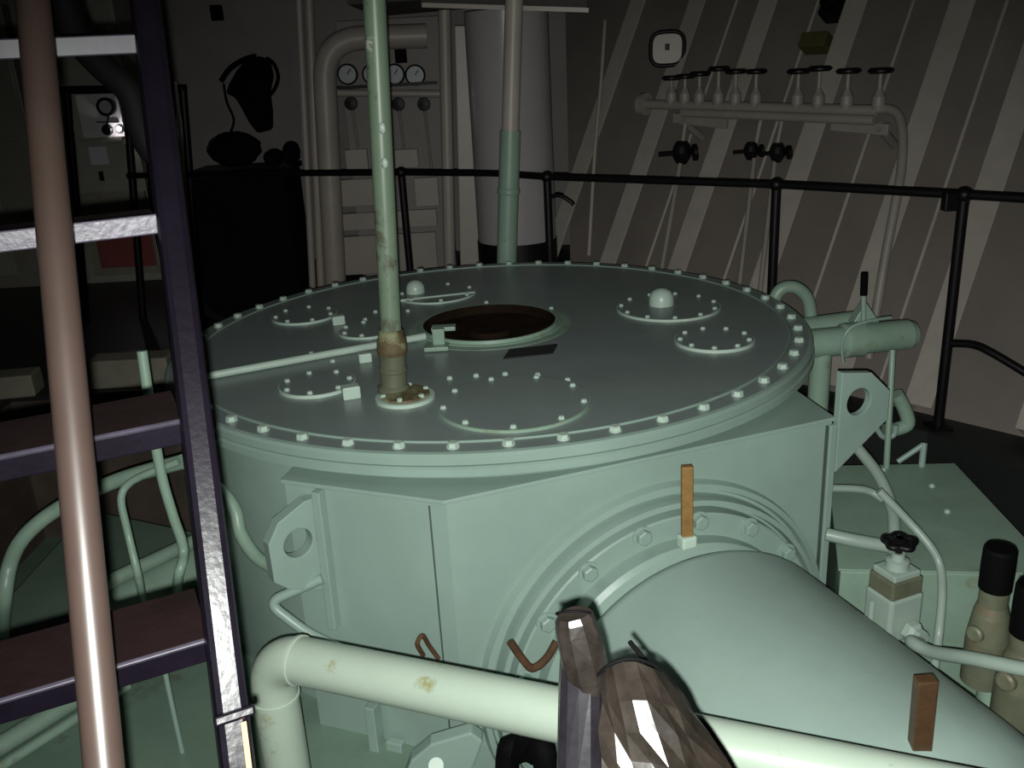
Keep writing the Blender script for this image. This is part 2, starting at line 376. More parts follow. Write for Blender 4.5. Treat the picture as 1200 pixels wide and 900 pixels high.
for px, py, s in ((412, 466, .055), (428, 424, .045), (397, 380, .05)):
    c = Z(px, py, TOPZ); obj('lifting_block', MB().box(c + V(0, 0, s * .42), (s * 1.15, s * .9, s * .85), V(.95, .3, 0), V(-.3, .95, 0)), M_BOLT, sg, bevel=.005)
c = Z(622, 413, TOPZ); q = V(.97, -.22, 0); obj('name_plate', MB().box(c + V(0, 0, .003), (.20, .125, .006), Z(655, 409, TOPZ).__sub__(Z(592, 416, TOPZ)).normalized(), V(.22, .97, 0).normalized()), M_PLATE, sg)
# loose bolt heads on the plate
for px, py in ((558, 441), (592, 439), (630, 440), (665, 446), (527, 444), (570, 355), (646, 362), (428, 375), (440, 366), (365, 415), (390, 424), (462, 384), (478, 365)):
    place('cover_bolt', SB, sg, Z(px, py, TOPZ))
# conduit lying over the plate and a thin one behind
a, b_ = Z(236, 442, TOPZ + .017), Z(498, 394, TOPZ + .017)
cd = obj('conduit', MB().cyl(a, b_, .0155, n=12), M_BOLT, sg)
obj('thin_conduit', MB().cyl(Z(455, 354, TOPZ + .008), Z(556, 343, TOPZ + .008), .008, n=8), M_BOLT, sg)
# latch bracket at the hatch
c = Z(512, 410, TOPZ); b = MB(); b.box(c + V(0, 0, .012), (.10, .07, .018)); b.box(c + V(.01, .02, .05), (.05, .03, .07)); b.box(c + V(.03, .06, .075), (.10, .05, .018))
obj('hatch_latch', b, M_GREEN_OLD, sg, bevel=.004)

# polygonal casing in front with the flange wall
CORNER = V(P0.x, P0.y, 0); LEFT = V(-.742, 2.596, 0); RIGHT = CORNER + FD * 1.39
def plan(z, inset=0):
    L_ = [(LEFT + V(.0, .0, 0)), CORNER, RIGHT, RIGHT + V(-.15, .9, 0), V(-.55, 3.5, 0)]
    ce = sum(L_, V(0, 0, 0)) / 5
    return [p + (ce - p).normalized() * inset + V(0, 0, z) for p in L_]
b = MB(); b.prism(plan((PITZ + .528) / 2, .012), V(0, 0, .528 - PITZ)); obj('casing_wall', b, M_GREEN, sg)
b = MB(); b.prism(plan(.535), V(0, 0, .014)); obj('casing_top_plate', b, M_GREEN, sg, bevel=.003)
obj('corner_seam', MB().bar(CORNER + V(-.045, .016, .52), CORNER + V(-.045, .016, -.6), .005, .005, V(0, 1, 0)), M_SEAM, sg)
obj('edge_seam', MB().box(face(1.352, .0, .006), (.006, .010, 1.04), FD, FN, UPZ), M_SEAM, sg)
obj('edge_strip', MB().box(face(1.375, .0, .004), (.03, .02, 1.04), FD, FN, UPZ), M_GREEN, sg, bevel=.004)
# lifting lug standing on the right edge of the front wall
lug = [(1.392, .705), (1.515, .685), (1.60, .605), (1.60, .50), (1.392, .34)]
b = MB(); b.holed(lug, (1.470, .588), .049, V(P0.x, P0.y, 0) + FN * .0, FD, UPZ, .03); obj('lifting_lug', b, M_GREEN, sg, bevel=.003)
# left lug, set square to the left wall, and its rib
LD = (LEFT - CORNER).normalized(); LN = V(LD.y, -LD.x, 0)
if LN.dot(EYE - LEFT) < 0: LN = -LN
lo = LEFT - LD * .105
lu = (LD * .50 + LN * .86).normalized()
b = MB(); b.holed([(-.02, .50), (.03, .50), (.125, .46), (.165, .40), (.165, .27), (.12, .225), (-.02, .165)], (.070, .37), .048, lo + V(0, 0, 0), lu, UPZ, .045); obj('lifting_lug', b, M_GREEN, sg, bevel=.003)
a0, a1 = PL(372, 575, LEFT + LN * .01, LN), PL(392, 735, LEFT + LN * .01, LN)
obj('wall_rib', MB().bar(a0, a1, .03, .035, LN), M_GREEN, sg, bevel=.004)

# round opening, flange and ram cylinder
FC = (.72, -.22)
fc = lambda off: face(FC[0], FC[1], off)
b = MB(); b.lathe([(.66, -.01), (.652, .022), (.634, .026), (.626, .004), (.616, .004), (.611, .058), (.594, .062), (.588, .028), (.580, .028), (.577, .076), (.57, .08), (.30, .08)], fc(0), FN, 96, caps=False)
obj('flange_ring', b, M_GREEN, sg)
FB = hex_mesh(.026, .028, M_GREEN, washer=1.3)
import itertools
angs = []
for px, py in ((627, 765), (669, 694), (725, 645), (790, 613), (850, 607), (900, 628)):
    q = PL(px, py, fc(.095), FN) - fc(.095); angs.append(math.atan2(q.z, q.dot(FD)))
step = (angs[0] - angs[-1]) / 5; NB = round(2 * PI / step); ph = sum(a - (2.5 - i) * step for i, a in enumerate(angs)) / 6
rotq = FN.to_track_quat('Z', 'Y')
for k in range(NB):
    a = ph + 2 * PI * k / NB; p = fc(.08) + (FD * math.cos(a) + UPZ * math.sin(a)) * .552
    place('flange_bolt', FB, sg, p, rotq)
b = MB(); b.lathe([(.50, .07), (.50, .135), (.485, .15), (.46, .16), (.46, .26)], fc(0), FN, 80, caps=False); obj('neck_collar', b, M_GREEN, sg)
CYR, CYL = .535, 1.06
prof = [(.44, .215), (.50, .222), (CYR - .012, .235), (CYR, .26)] + [(CYR, .26 + (CYL - .26) * t) for t in (.02, .25, .5, .75, .97)]
for t in range(1, 9):
    a = t / 8 * PI / 2; prof.append((CYR - .22 * (1 - math.cos(a)), CYL + .24 * math.sin(a)))
prof += [(.2, CYL + .262), (0, CYL + .265)]
b = MB(); b.round(prof, fc(0), FN, 96); ram = obj('ram_cylinder', b, M_RAM, sg)
# the base plate the gear is bolted to, left of the ram
bp = [V(-2.3, 2.25, 0), V(-.62, 2.12, 0), V(-.25, 2.2, 0), V(-.22, 3.4, 0), V(-2.3, 4.4, 0)]
b = MB(); b.prism([p + V(0, 0, (PITZ - .40) / 2) for p in bp], V(0, 0, -.40 - PITZ)); struct('floor_foundation', b, M_PIT, None, bevel=.01)

# odd fittings and a rust stain on the gear
obj('rust_stain', MB().tube(bez([PL(598, 752, fc(.12), FN), PL(612, 772, fc(.13), FN), PL(624, 783, fc(.13), FN), PL(640, 772, fc(.13), FN), PL(652, 752, fc(.12), FN)], 5), .013, 8), M_RUST, sg)  # rust stain round a flange bolt, shaped as a bent tube
obj('rusty_wire', MB().tube(bez([PL(514, 772, P0, FN), PL(503, 757, P0, FN), PL(495, 745, P0 + FN * .02, FN), PL(489, 755, P0 + FN * .02, FN), PL(496, 768, P0, FN)], 5), .0075, 8), M_RUST, sg)
w = [Y(470, 915, 2.16), Y(482, 885, 2.16), Y(505, 866, 2.16), Y(552, 852, 2.16), Y(566, 862, 2.16), Y(556, 890, 2.16), Y(530, 930, 2.16)]
foot = obj('foot_lug', MB().prism([p for p in w] + [V(w[-1].x, w[-1].y, -.55), V(w[0].x, w[0].y, -.55)], V(.0, .05, .0)), M_GREEN, sg, bevel=.006)
obj('pin', MB().cyl(Y(511, 897, 2.10), Y(511, 897, 2.20), .022, n=16), M_GREEN_OLD, foot)
obj('wall_bracket', MB().bar(PL(436, 825, LEFT + LN * .03, LN), PL(448, 920, LEFT + LN * .03, LN), .035, .05, LN), M_GREEN, sg, bevel=.004)
obj('wall_bracket', MB().bar(PL(463, 868, LEFT + LN * .02, LN), PL(468, 925, LEFT + LN * .02, LN), .06, .03, LN), M_GREEN, sg, bevel=.004)
obj('bent_rod', MB().tube(fillet([PL(378, 678, LEFT + LN * .03, LN), PL(313, 706, LEFT + LN * .12, LN), PL(360, 742, LEFT + LN * .10, LN), PL(420, 770, LEFT + LN * .03, LN)], .05), .017, 12), M_GREEN, sg)
obj('drain_pipe', MB().tube(bez([Y(236, 560, 2.95), Y(258, 575, 2.88), Y(275, 597, 2.84), Y(282, 625, 2.80), Y(300, 652, 2.74), Y(325, 668, 2.68)], 6), .023, 12), M_GREEN_OLD, sg)
arch = [(905, 372), (908, 350), (917, 338), (932, 337), (945, 348), (950, 368), (950, 400)]
obj('lifting_arch', MB().tube(bez([Y(x, y, 4.15) for x, y in arch], 5), .030, 12), M_GREEN_OLD, sg)

# wooden pegs
def peg(x0, y0, x1, y1, dep, w, d, m, label, P=None):
    a, b = Y(x0, y0, dep), Y(x1, y1, dep); u = (a - b).normalized()
    b_ = MB(); b_.bar(b, a, w, d, V(0, 1, 0)); k = len(b_.v)
    o = obj('wooden_peg', b_, m, None, bevel=.003); tag(o, label, 'wooden peg'); return o
p1 = PL(805, 633, fc(.205), FN)
obj('peg_socket', MB().box(PL(805, 634, fc(.205), FN), (.05, .04, .04), FD, FN, UPZ), M_BOLT, sg, bevel=.006)
peg(805, 546, 805, 629, p1.y, .034, .022, M_WOOD, 'light wooden peg standing on the flange collar of the green gear')
peg(1085, 795, 1074, 915, 1.57, .043, .03, M_WOOD2, 'dark oily wooden peg standing behind the pale green pipe')

# ------------------------------------------------------------------ pole on the cover
c = Z(462, 462, TOPZ); c2 = Z(475, 467, TOPZ)
pole = thing('stand_pole', c, 'tall worn green pole rising from a rusty collar on the round cover', 'pole')
top = Y(434, -90, c.y + .02)
ax = (top - c).normalized(); A_ = lambda t: c + ax * t
obj('shaft', MB().lathe([(.036, .16), (.036, 3.25 - c.z if False else (top - c).length)], c, ax, 28), M_POLE, pole)
obj('lower_sleeve', MB().lathe([(.058, .0), (.058, .03), (.047, .04), (.047, .085), (.05, .09), (.05, .10), (.046, .105), (.046, .155)], c, ax, 24), M_BRASSY, pole)
obj('rusty_collar', MB().lathe([(.050, .15), (.054, .165), (.052, .20), (.046, .215), (.044, .235), (.037, .24)], c, ax, 20), M_RUSTY, pole)
obj('foot_flange', MB().lathe([(.105, 0), (.105, .012), (.10, .014), (.04, .014)], c2, UPZ, 36), M_BOLT, pole)
obj('foot_plate', MB().lathe([(.088, .0145), (.086, .022), (.03, .026)], c2, UPZ, 30), M_RUSTY, pole)
for k in range(6):
    a = k * PI / 3 + .4; place('foot_bolt', SB, pole, c2 + V(.078 * math.cos(a), .078 * math.sin(a), .02))
for px, py in ((448, 150), (451, 191)):
    q = Y(px, py, c.y - .030); obj('weld_nub', MB().blob(q, (.012, .009, .018), 10, 8, .15), M_BOLT, pole)

# ------------------------------------------------------------------ pale pipe across the foreground
PA, PB = Y(400, 784, 1.81), Y(900, 889, 1.40); pd = (PA - PB).normalized()
EL = PA + pd * .215; ER = PB - pd * .50
fp = thing('foreground_pipe', V(EL.x, EL.y, PITZ), 'fat pale green pipe crossing in front of the steering gear', 'pipe')
path = fillet([V(EL.x, EL.y, PITZ), EL, ER, V(ER.x, ER.y, PITZ)], .11, 12)
obj('pipe_run', MB().tube(path, .057, 32), M_PIPE, fp)
wq = PA + pd * .125
obj('weld_ring', MB().lathe([(.056, -.006), (.0605, -.004), (.0605, .004), (.056, .006)], wq, pd, 32), M_PIPE, fp)
obj('weld_ring', MB().lathe([(.056, -.006), (.0605, -.004), (.0605, .004), (.056, .006)], EL - V(0, 0, .125), UPZ, 32), M_PIPE, fp)

# ------------------------------------------------------------------ plastic-wrapped tubes by the camera
t1 = [Y(683, 735, 1.02), Y(681, 800, .99), Y(680, 900, .94)]
wt = thing('wrapped_handle', V(t1[2].x, t1[2].y - .14, 0), 'brown and purple tubes wrapped in clear film in front of the pale pipe', 'wrapped tubes')
dn = (t1[2] - t1[0]).normalized(); base = t1[2] + dn * ((0 - t1[2].z) / dn.z)
ABS[wt.name] = V(base.x, base.y, 0); wt.location = ABS[wt.name]
obj('upright_tube', MB().tube([base, t1[2], t1[1], Y(682, 762, 1.01)], [.031, .031, .029, .028], 12, True, False, .03), M_SLEEVE, wt, bevel=.003)
capb = MB(); q0, q1 = Y(691, 806, .985), Y(672, 719, 1.0); fr = ((0, .026), (.18, .030), (.5, .0305), (.8, .0285), (.93, .0265), (1, .0215))
capb.tube([q0 * (1 - t) + q1 * t for t, _ in fr], [r for _, r in fr], 9, True, False, .05)
obj('rounded_cap', capb, M_TAPE, wt, bevel=.002)
obj('cap_rim', MB().tube([q1 + (p - q1) for p in [q1 + (V_RIGHT * math.cos(2 * PI * i / 16) + (V_UP * .35 - V_FWD * .9) * math.sin(2 * PI * i / 16)) * .0222 for i in range(17)]], .0016, 6, cap=False), M_BLACKM, wt)
s0, s1 = Y(752, 825, .985), Y(785, 930, .93); sd = (s1 - s0).normalized(); sb = s1 + sd * .25
capb = MB(); capb.tube([s0 - sd * .022, s0 - sd * .015, s0, s0 + sd * .05, s1, sb, V(sb.x + .05, sb.y - .05, .02)], [.008, .030, .036, .048, .064, .064, .064], 20)
obj('slanting_tube', capb, M_TAPE, wt)
# loose film hanging over the slanting tube
fm = MB(); rows = []
TE = bez([Y(703, 792, .935), Y(716, 777, .93), Y(745, 772, .925), Y(778, 788, .93), Y(802, 815, .945)], 2); B0, B1 = Y(703, 920, .84), Y(866, 912, .86)
n_u, n_v = len(TE) - 1, 4; vs = []
for i in range(n_u + 1):
    for j in range(n_v + 1):
        u, v = i / n_u, j / n_v; p = TE[i] * (1 - v) + (B0 * (1 - u) + B1 * u) * v
        vs.append(p - V_FWD * (.045 * math.sin(PI * u) * min(1, .25 + 3 * v) + random.uniform(-.007, .007)) + V_RIGHT * random.uniform(-.003, .003))
fs = [(i * (n_v + 1) + j, i * (n_v + 1) + j + 1, (i + 1) * (n_v + 1) + j + 1, (i + 1) * (n_v + 1) + j) for i in range(n_u) for j in range(n_v)]
fm.add(vs, [t for a, b, c, d in fs for t in ((a, b, c), (a, c, d))], False); film = obj('clear_film', fm, M_FILM, wt); sol = film.modifiers.new('thickness', 'SOLIDIFY'); sol.thickness = .0012
obj('black_cord', MB().tube(bez([Y(738, 752, 1.03), Y(757, 775, 1.0), Y(778, 800, .97), Y(800, 815, .94), Y(812, 840, .92)], 5), .0035, 8), M_BLACKM, wt)
obj('film_edge', MB().tube(bez([Y(700, 792, .93), Y(716, 778, .925), Y(745, 772, .925), Y(775, 785, .93), Y(800, 812, .94)], 5), .002, 6), M_BLACKM, wt)

hz = [Y(640, 905, 1.95), Y(628, 882, 2.0), Y(608, 880, 2.05), Y(594, 905, 2.05)]
tag(obj('rubber_hose', MB().tube(bez([V(hz[0].x, hz[0].y, PITZ)] + hz + [V(hz[-1].x - .03, hz[-1].y - .1, PITZ)], 8), .034, 14), M_BLACKM), 'short loop of black rubber hose under the pale green pipe', 'hose')

# ------------------------------------------------------------------ ladder at the left
LE = V(.905, .425, 0).normalized()
st = [(175, 48, 1.36), (198, 260, 1.21), (225, 490, 1.083), (255, 735, .96), (278, 900, .86)]
SP = [Y(*a) for a in st]
sdir = (SP[0] - SP[4]).normalized(); s_bot = SP[4] - sdir * (SP[4].z / sdir.z); s_top = SP[0] + sdir * .95
lad = thing('ladder', V(s_bot.x, s_bot.y, 0), 'steep purple-black steel ladder with broad treads beside the camera', 'ladder')
LNRM = sdir.cross(LE).normalized()
if LNRM.y > 0: LNRM = -LNRM
obj('stringer', MB().box((s_bot + s_top) / 2 + LE * .0, ((s_top - s_bot).length, .038, .075), sdir, LE, LNRM), M_LADDER, lad, bevel=.009)
s_l = LE * -.62
obj('stringer', MB().box((s_bot + s_top) / 2 + s_l, ((s_top - s_bot).length, .040, .075), sdir, LE, LNRM), M_LADDER, lad, bevel=.004)
TW = V(-LE.y, LE.x, 0)   # away from the climber
for i, (px, py, dp) in enumerate([(160, 48, 1.36), (183, 258, 1.21), (210, 492, 1.083), (240, 748, .96)]):
    e = Y(px, py, dp) + LE * .02; c = e - LE * .315
    c = c - V(0, 0, .0)
    tr = obj('tread', MB().box(c + TW * .065 - V(0, 0, .004), (.60, .13, .008), LE, TW, UPZ), M_TREAD, lad, bevel=.002)
    if i < 2:
        obj('nosing', MB().box(c - TW * .004 - V(0, 0, .004), (.60, .008, .026), LE, TW, UPZ), M_NOSE if i else M_EDGE, tr, bevel=.002)  # darker colour on the top nosing imitates the flash fading upward
    else:
        obj('nosing', MB().box(c - TW * .004 - V(0, 0, .001), (.60, .006, .006), LE, (TW + UPZ * .6).normalized()), M_EDGE, tr, bevel=.0015)
        obj('tread_flange', MB().box(c + TW * .002 - V(0, 0, .018), (.60, .007, .030), LE, TW, UPZ), M_LADDER, tr, bevel=.002)
# continuing treads above the picture, down to the floor
for k in (-2, -1, 4, 5):
    e = Y(160, 48, 1.36) + LE * .02 - sdir * ((k) * .255 / sdir.z); c = e - LE * .315
    if .1 < c.z < 2.9: obj('tread', MB().box(c + TW * .065, (.60, .13, .012), LE, TW, UPZ), M_TREAD, lad, bevel=.002)
obj('bolt_clip', MB().box(Y(272, 836, .885) + LNRM * .036, (.012, .046, .02), sdir, LE, LNRM), M_LADDER, lad, bevel=.003)
obj('bare_patch', MB().box(Y(286, 872, .87) + LNRM * .03, (.055, .006, .012), sdir, LE, LNRM), M_ORANGE, lad)

pa, pz = Y(38.5, 0, 1.13), Y(121, 890, .70); pts = [pa * (1 - t) + pz * t for t in (-.1, 0, .3, .55, .78, 1)]
hd = (pts[1] - pts[5]).normalized(); hb = pts[5] - hd * (pts[5].z / hd.z); ht = pts[1] + hd * .7
hr = thing('handrail_pole', V(hb.x, hb.y, 0), 'shiny brown metal handrail pole in front of the ladder', 'handrail')
obj('pole_tube', MB().tube([hb] + pts[:0:-1] + [ht], .0183, 24), M_HAND, hr)
obj('foot_socket', MB().lathe([(.04, 0), (.04, .01), (.026, .012), (.026, .05), (.02, .052)], V(hb.x, hb.y, 0), UPZ, 20), M_LADDER, hr)

hs = [Y(62, -120, 1.62), Y(72, -20, 1.60), Y(88, 40, 1.58), Y(120, 78, 1.56), Y(152, 108, 1.55), Y(165, 150, 1.55), Y(180, 178, 1.55), Y(205, 190, 1.55)]
tag(obj('ladder_hose', MB().tube(bez(hs, 6), .022, 14), M_BLACKM), 'thick black hose looping down behind the top of the ladder', 'hose')

# ------------------------------------------------------------------ green pipework left of the gear
def down(p, z): return V(p.x, p.y, z)
FZ = -.40
a = [Y(4, 712, 2.75), Y(12, 660, 2.78), Y(32, 625, 2.8), Y(75, 592, 2.85), Y(140, 562, 2.86), Y(214, 541, 2.82)]
tag(obj('green_bent_pipe', MB().tube(bez([Z(2, 765, FZ)] + a, 6), .026, 14), M_GREEN_OLD), 'thick green pipe bending over into a slope behind the ladder', 'pipe')
a = [Y(165, 690, 2.7), Y(150, 625, 2.72), Y(142, 585, 2.74), Y(152, 566, 2.76), Y(178, 553, 2.76), Y(210, 541, 2.76)]
tag(obj('green_loop_pipe', MB().tube(bez([Z(172, 738, FZ)] + a, 6), .013, 12), M_GREEN_OLD), 'slim green tube hooked over at the top behind the ladder', 'pipe')
a = [Y(180, 505, 2.62), Y(190, 560, 2.62), Y(203, 605, 2.62), Y(215, 645, 2.62), Y(208, 682, 2.6)]
tag(obj('green_straight_pipe', MB().tube(bez([a[0] + V(0, .03, .25)] + a + [Z(204, 725, FZ)], 6), .016, 12), M_GREEN_OLD), 'slim green tube leaning straight up behind the ladder', 'pipe')
for (p, q, r, l) in (((-30, 893, -.355), (120, 800, -.355), .035, 'thick green pipe lying on the base plate behind the ladder'),
                     ((-10, 905, -.375), (150, 803, -.375), .018, 'thin green pipe lying beside a thicker one on the base plate'),
                     ((100, 735, -.27), (262, 650, -.27), .11, 'fat blue-green pipe lying behind the slim upright tubes'),
                     ((110, 690, -.12), (262, 618, -.12), .03, 'straight grey-green pipe above the fat blue-green pipe')):
    A, B = Z(*p), Z(*q); tag(obj('floor_pipe', MB().cyl(A, B, r, n=20), M_GREEN_OLD), l, 'pipe')
a = [Y(246, 772, 2.5), Y(205, 768, 2.5), Y(193, 775, 2.5), Y(196, 800, 2.5)]
tag(obj('small_bent_rod', MB().tube(bez(a + [down(a[-1], FZ)], 6), .009, 8), M_GREEN), 'thin green rod bent over the base plate below the ladder tread', 'rod')

# ------------------------------------------------------------------ hydraulics right of the gear
A, B = Y(940, 404, 3.66), Y(1062, 392, 3.75)
hy = thing('hydraulic_cylinder', V(1.55, 3.68, PITZ), 'green hydraulic cylinder with upright lever behind the lug', 'cylinder')
ax = (B - A).normalized()
b = MB(); b.lathe([(.062, 0), (.062, .18), (.075, .19), (.075, .27), (.058, .28)], A, ax, 24); obj('barrel', b, M_GREEN_OLD, hy)
b = MB(); b.lathe([(.066, .26), (.066, .49), (.055, .52)], A, ax, 24); obj('end_cap', b, M_GREEN_OLD, hy)
obj('rear_barrel', MB().cyl(Y(925, 388, 3.98), Y(1012, 376, 3.98), .052, n=20), M_GREEN_OLD, hy)
lv = obj('lever', MB().tube([Y(1011, 392, 3.70), Y(1012, 372, 3.70), Y(1012, 345, 3.70)], .011, 10), M_GREEN, hy)
obj('grip', MB().cyl(Y(1012, 346, 3.70), Y(1013, 320, 3.70), .015, n=12), M_BLACKM, lv)
obj('lever_yoke', MB().prism([Y(996, 378, 3.78), Y(1012, 352, 3.78), Y(1028, 376, 3.78)], V(0, .06, 0)), M_GREEN_OLD, hy, bevel=.004)
obj('feed_tube', MB().tube(bez([Y(988, 425, 3.6), Y(987, 402, 3.58), Y(997, 384, 3.58), Y(1020, 376, 3.6), Y(1044, 372, 3.64)], 5), .007, 8), M_GREEN, hy)
obj('down_tube', MB().tube([Y(1046, 410, 3.55), Y(1043, 470, 3.5), Y(1038, 560, 3.42), down(Y(1038, 560, 3.42), PITZ)], .013, 10), M_GREEN_OLD, hy)
obj('valve_elbow', MB().tube(bez([Y(1036, 505, 3.6), Y(1050, 503, 3.6), Y(1064, 496, 3.6), Y(1058, 475, 3.6), Y(1050, 462, 3.6)], 5), .030, 12), M_GREEN_OLD, hy)
obj('ring_eye', MB().tube(bez([Y(1026, 500, 3.5), Y(1035, 512, 3.5), Y(1047, 510, 3.5), Y(1050, 498, 3.5)], 5), .012, 10), M_GREEN, hy)
pq = A + ax * .09; obj('pedestal', MB().cyl(V(pq.x, pq.y, PITZ), pq, .045, n=16), M_GREEN_OLD, hy)

top = [Z(972, 549, .05), Z(1118, 546, .05), Z(1216, 652, .05), Z(1195, 672, .05), Z(985, 668, .05)]
tk = thing('oil_tank', V((top[0].x + top[3].x) / 2, (top[0].y + top[3].y) / 2, PITZ), 'low green tank with flat top between the gear and the dark walkway', 'tank')
obj('tank_body', MB().prism([V(p.x, p.y, (PITZ + .045) / 2) for p in top], V(0, 0, .045 - PITZ)), M_GREEN_OLD, tk, bevel=.006)
cen = sum(top, V(0, 0, 0)) / 5
obj('tank_lid', MB().prism([p + (p - cen).normalized() * .012 + V(0, 0, .004) for p in top], V(0, 0, .008)), M_GREEN_OLD, tk, bevel=.002)
for px, py in ((1092, 570), (1110, 600), (1035, 551)): place('tank_bolt', SB, tk, Z(px, py, .058))
obj('lid_bar', MB().cyl(Z(1052, 541, .07), Y(1082, 521, Z(1090, 545, .05).y), .012, n=8), M_GREEN, tk)
obj('lid_post', MB().cyl(Y(1083, 519, Z(1090, 545, .05).y), Z(1080, 547, .055), .014, n=8), M_GREEN, tk)

a = [Y(985, 500, 3.2), Y(1004, 524, 3.12), Y(1030, 558, 3.0), Y(1045, 595, 2.88), Y(1048, 625, 2.78), Y(1048, 665, 2.68)]
tag(obj('elbow_tube', MB().tube(bez(a, 6) + [down(a[-1], .06)], .021, 14), M_PALE), 'pale green tube curving down behind the handwheel valve', 'pipe')
a = [Y(970, 572, 2.95), Y(1005, 573, 2.95), Y(1022, 577, 2.95), Y(1036, 586, 2.92)]
tag(obj('short_tube', MB().tube(bez(a, 6), .014, 12), M_PALE), 'short pale tube running from the casing edge to the curved tube', 'pipe')
a = [Y(1030, 575, 2.72), Y(1062, 608, 2.68), Y(1090, 640, 2.62), Y(1102, 665, 2.58), Y(1104, 700, 2.5), Y(1100, 745, 2.42)]
tag(obj('thin_tube', MB().tube(bez(a, 6) + [down(a[-1], .06) if False else V(a[-1].x, a[-1].y, PITZ)], .014, 12), M_PALE), 'thin green tube bending down beside the handwheel valve', 'pipe')
a = [Y(968, 626, 2.75), Y(1000, 633, 2.72), Y(1040, 640, 2.70)]
tag(obj('cross_tube', MB().tube(bez(a, 6), .023, 12), M_PALE), 'stout pale tube leading from the casing to the handwheel valve', 'pipe')

# valve with black handwheel
vb = Y(1046, 715, 2.36)
va = thing('handwheel_valve', V(vb.x, vb.y, .09), 'pale green valve block with small black handwheel beside the ram', 'valve')
VX, VYd = V(.93, .36, 0), V(-.36, .93, 0)
obj('body', MB().box(vb, (.125, .11, .15), VX, VYd, UPZ), M_PALE, va, bevel=.010)
obj('bonnet', MB().box(vb + V(0, 0, .100), (.115, .10, .06), VX, VYd, UPZ), M_BRASSY, va, bevel=.006)
obj('bonnet_flange', MB().box(vb + V(0, 0, .140), (.10, .09, .022), VX, VYd, UPZ), M_PALE, va, bevel=.005)
obj('gland', MB().lathe([(.034, .15), (.034, .175), (.02, .18), (.02, .20)], vb, UPZ, 16), M_PALE, va)
obj('stem', MB().lathe([(.011, .19), (.011, .25)], vb, UPZ, 10), M_BLACK, va)
hw = MB(); k = 40; ring = []
for i in range(k + 1):
    t = 2 * PI * i / k; r = .040 + .006 * math.cos(5 * t); ring.append(vb + V(r * math.cos(t), r * math.sin(t), .235))
hw.tube(ring, .010, 8, cap=False); hw.lathe([(.034, .228), (.036, .238), (.02, .246), (.012, .25)], vb, UPZ, 16)
obj('handwheel', hw, M_BLACK, va)
vf = vb - VYd * .055
obj('side_nut', MB().lathe([(.036, 0), (.036, .02), (.026, .03), (.026, .05)], vf + V(.015, 0, -.04), -VYd, 6, smooth=False), M_PALE, va, bevel=.003)
obj('tie_bolt', MB().cyl(vb - VX * .085 + V(0, 0, -.06), vb - VX * .085 + V(0, 0, .06), .010, n=8), M_PALE, va)
obj('riser', MB().cyl(V(vb.x, vb.y, .085), vb - V(0, 0, .07), .035, n=16), M_GREEN_OLD, va)
a = [vf + V(.02, -.06, -.045), Y(1068, 752, 2.2), Y(1092, 764, 2.12), Y(1140, 772, 1.98), Y(1205, 785, 1.86), Y(1290, 800, 1.75)]
tag(obj('outlet_pipe', MB().tube(bez(a, 6) + [down(a[-1], PITZ)], .019, 14), M_PALE), 'pale green pipe leading from the valve out past the capped canisters', 'pipe')

def canister(px, py, dep, r, h, label):
    c = Y(px, py, dep)          # centre of the cap's underside
    t = thing('capped_canister', V(c.x, c.y, PITZ), label, 'canister', 'black-capped canisters by the tank')
    obj('cap', MB().lathe([(r, 0), (r * 1.02, h * .5), (r, h * .93), (r * .9, h), (.001, h)], c, UPZ, 28), M_BLACKM, t)
    obj('body', MB().lathe([(r * 1.35, -.30), (r * 1.35, -.16), (r * 1.1, -.08), (r * .9, -.05), (r * .9, 0)], c, UPZ, 28), M_BRASSY, t)
    obj('side_port', MB().lathe([(r * .55, 0), (r * .55, r * .9), (r * .4, r * 1.0)], c + V(-r * .6, -r * .2, -.13), V(-.8, -.5, .1), 18), M_BRASSY, t)
    obj('stand', MB().cyl(V(c.x, c.y, PITZ) + FD * .07, c + V(0, 0, -.30) + FD * .05, r * 1.0, n=20), M_GREEN_OLD, t)
canister(1166, 689, 2.12, .042, .125, 'black-capped brassy canister beside the green tank')
canister(1206, 742, 2.0, .048, .145, 'black-capped brassy canister in front of another beside the tank')

# ------------------------------------------------------------------ black railing round the pit
RZ = 1.09
rp = [Z(150, 206, RZ), Z(240, 204, RZ), Z(470, 202, RZ), Z(585, 203, RZ), Z(640, 207, RZ), Z(910, 216, RZ), Z(1130, 228, RZ), Z(1230, 234, RZ)]
rail = thing('guard_railing', V(rp[5].x, rp[5].y, 0), 'black pipe guard railing standing around the back of the pit', 'railing')
obj('top_rail', MB().tube(fillet(rp, .12, 4), .021, 12), M_BLACK, rail)
for px, py in ((470, 202), (641, 207), (910, 216), (1130, 228)):
    p = Z(px, py, RZ); obj('stanchion', MB().cyl(V(p.x, p.y, 0), p, .024, n=14), M_BLACK, rail)
    obj('rail_joint', MB().blob(p, (.038, .038, .034), 12, 8), M_BLACK, rail)
    obj('foot_plate', MB().box(V(p.x, p.y, .006), (.10, .10, .012)), M_BLACK, rail)
p6 = Z(1130, 228, RZ); jb = p6 - V(0, 0, .56)
obj('lower_rail', MB().tube(bez([V(p6.x, p6.y, Y(1119, 402, p6.y).z), Y(1140, 404, p6.y - .08), Y(1165, 415, p6.y - .16), Y(1215, 445, p6.y - .30)], 6), .018, 10), M_BLACK, rail)
obj('rail_clamp', MB().box(p6 + V(-.05, .02, -.03), (.06, .05, .08)), M_BLACK, rail, bevel=.006)
p4 = Z(641, 207, RZ); obj('hook_bar', MB().tube(bez([Y(641, 232, p4.y), Y(655, 229, p4.y - .03), Y(668, 236, p4.y - .05), Y(672, 240, p4.y - .05)], 4), .012, 8), M_BLACK, rail)

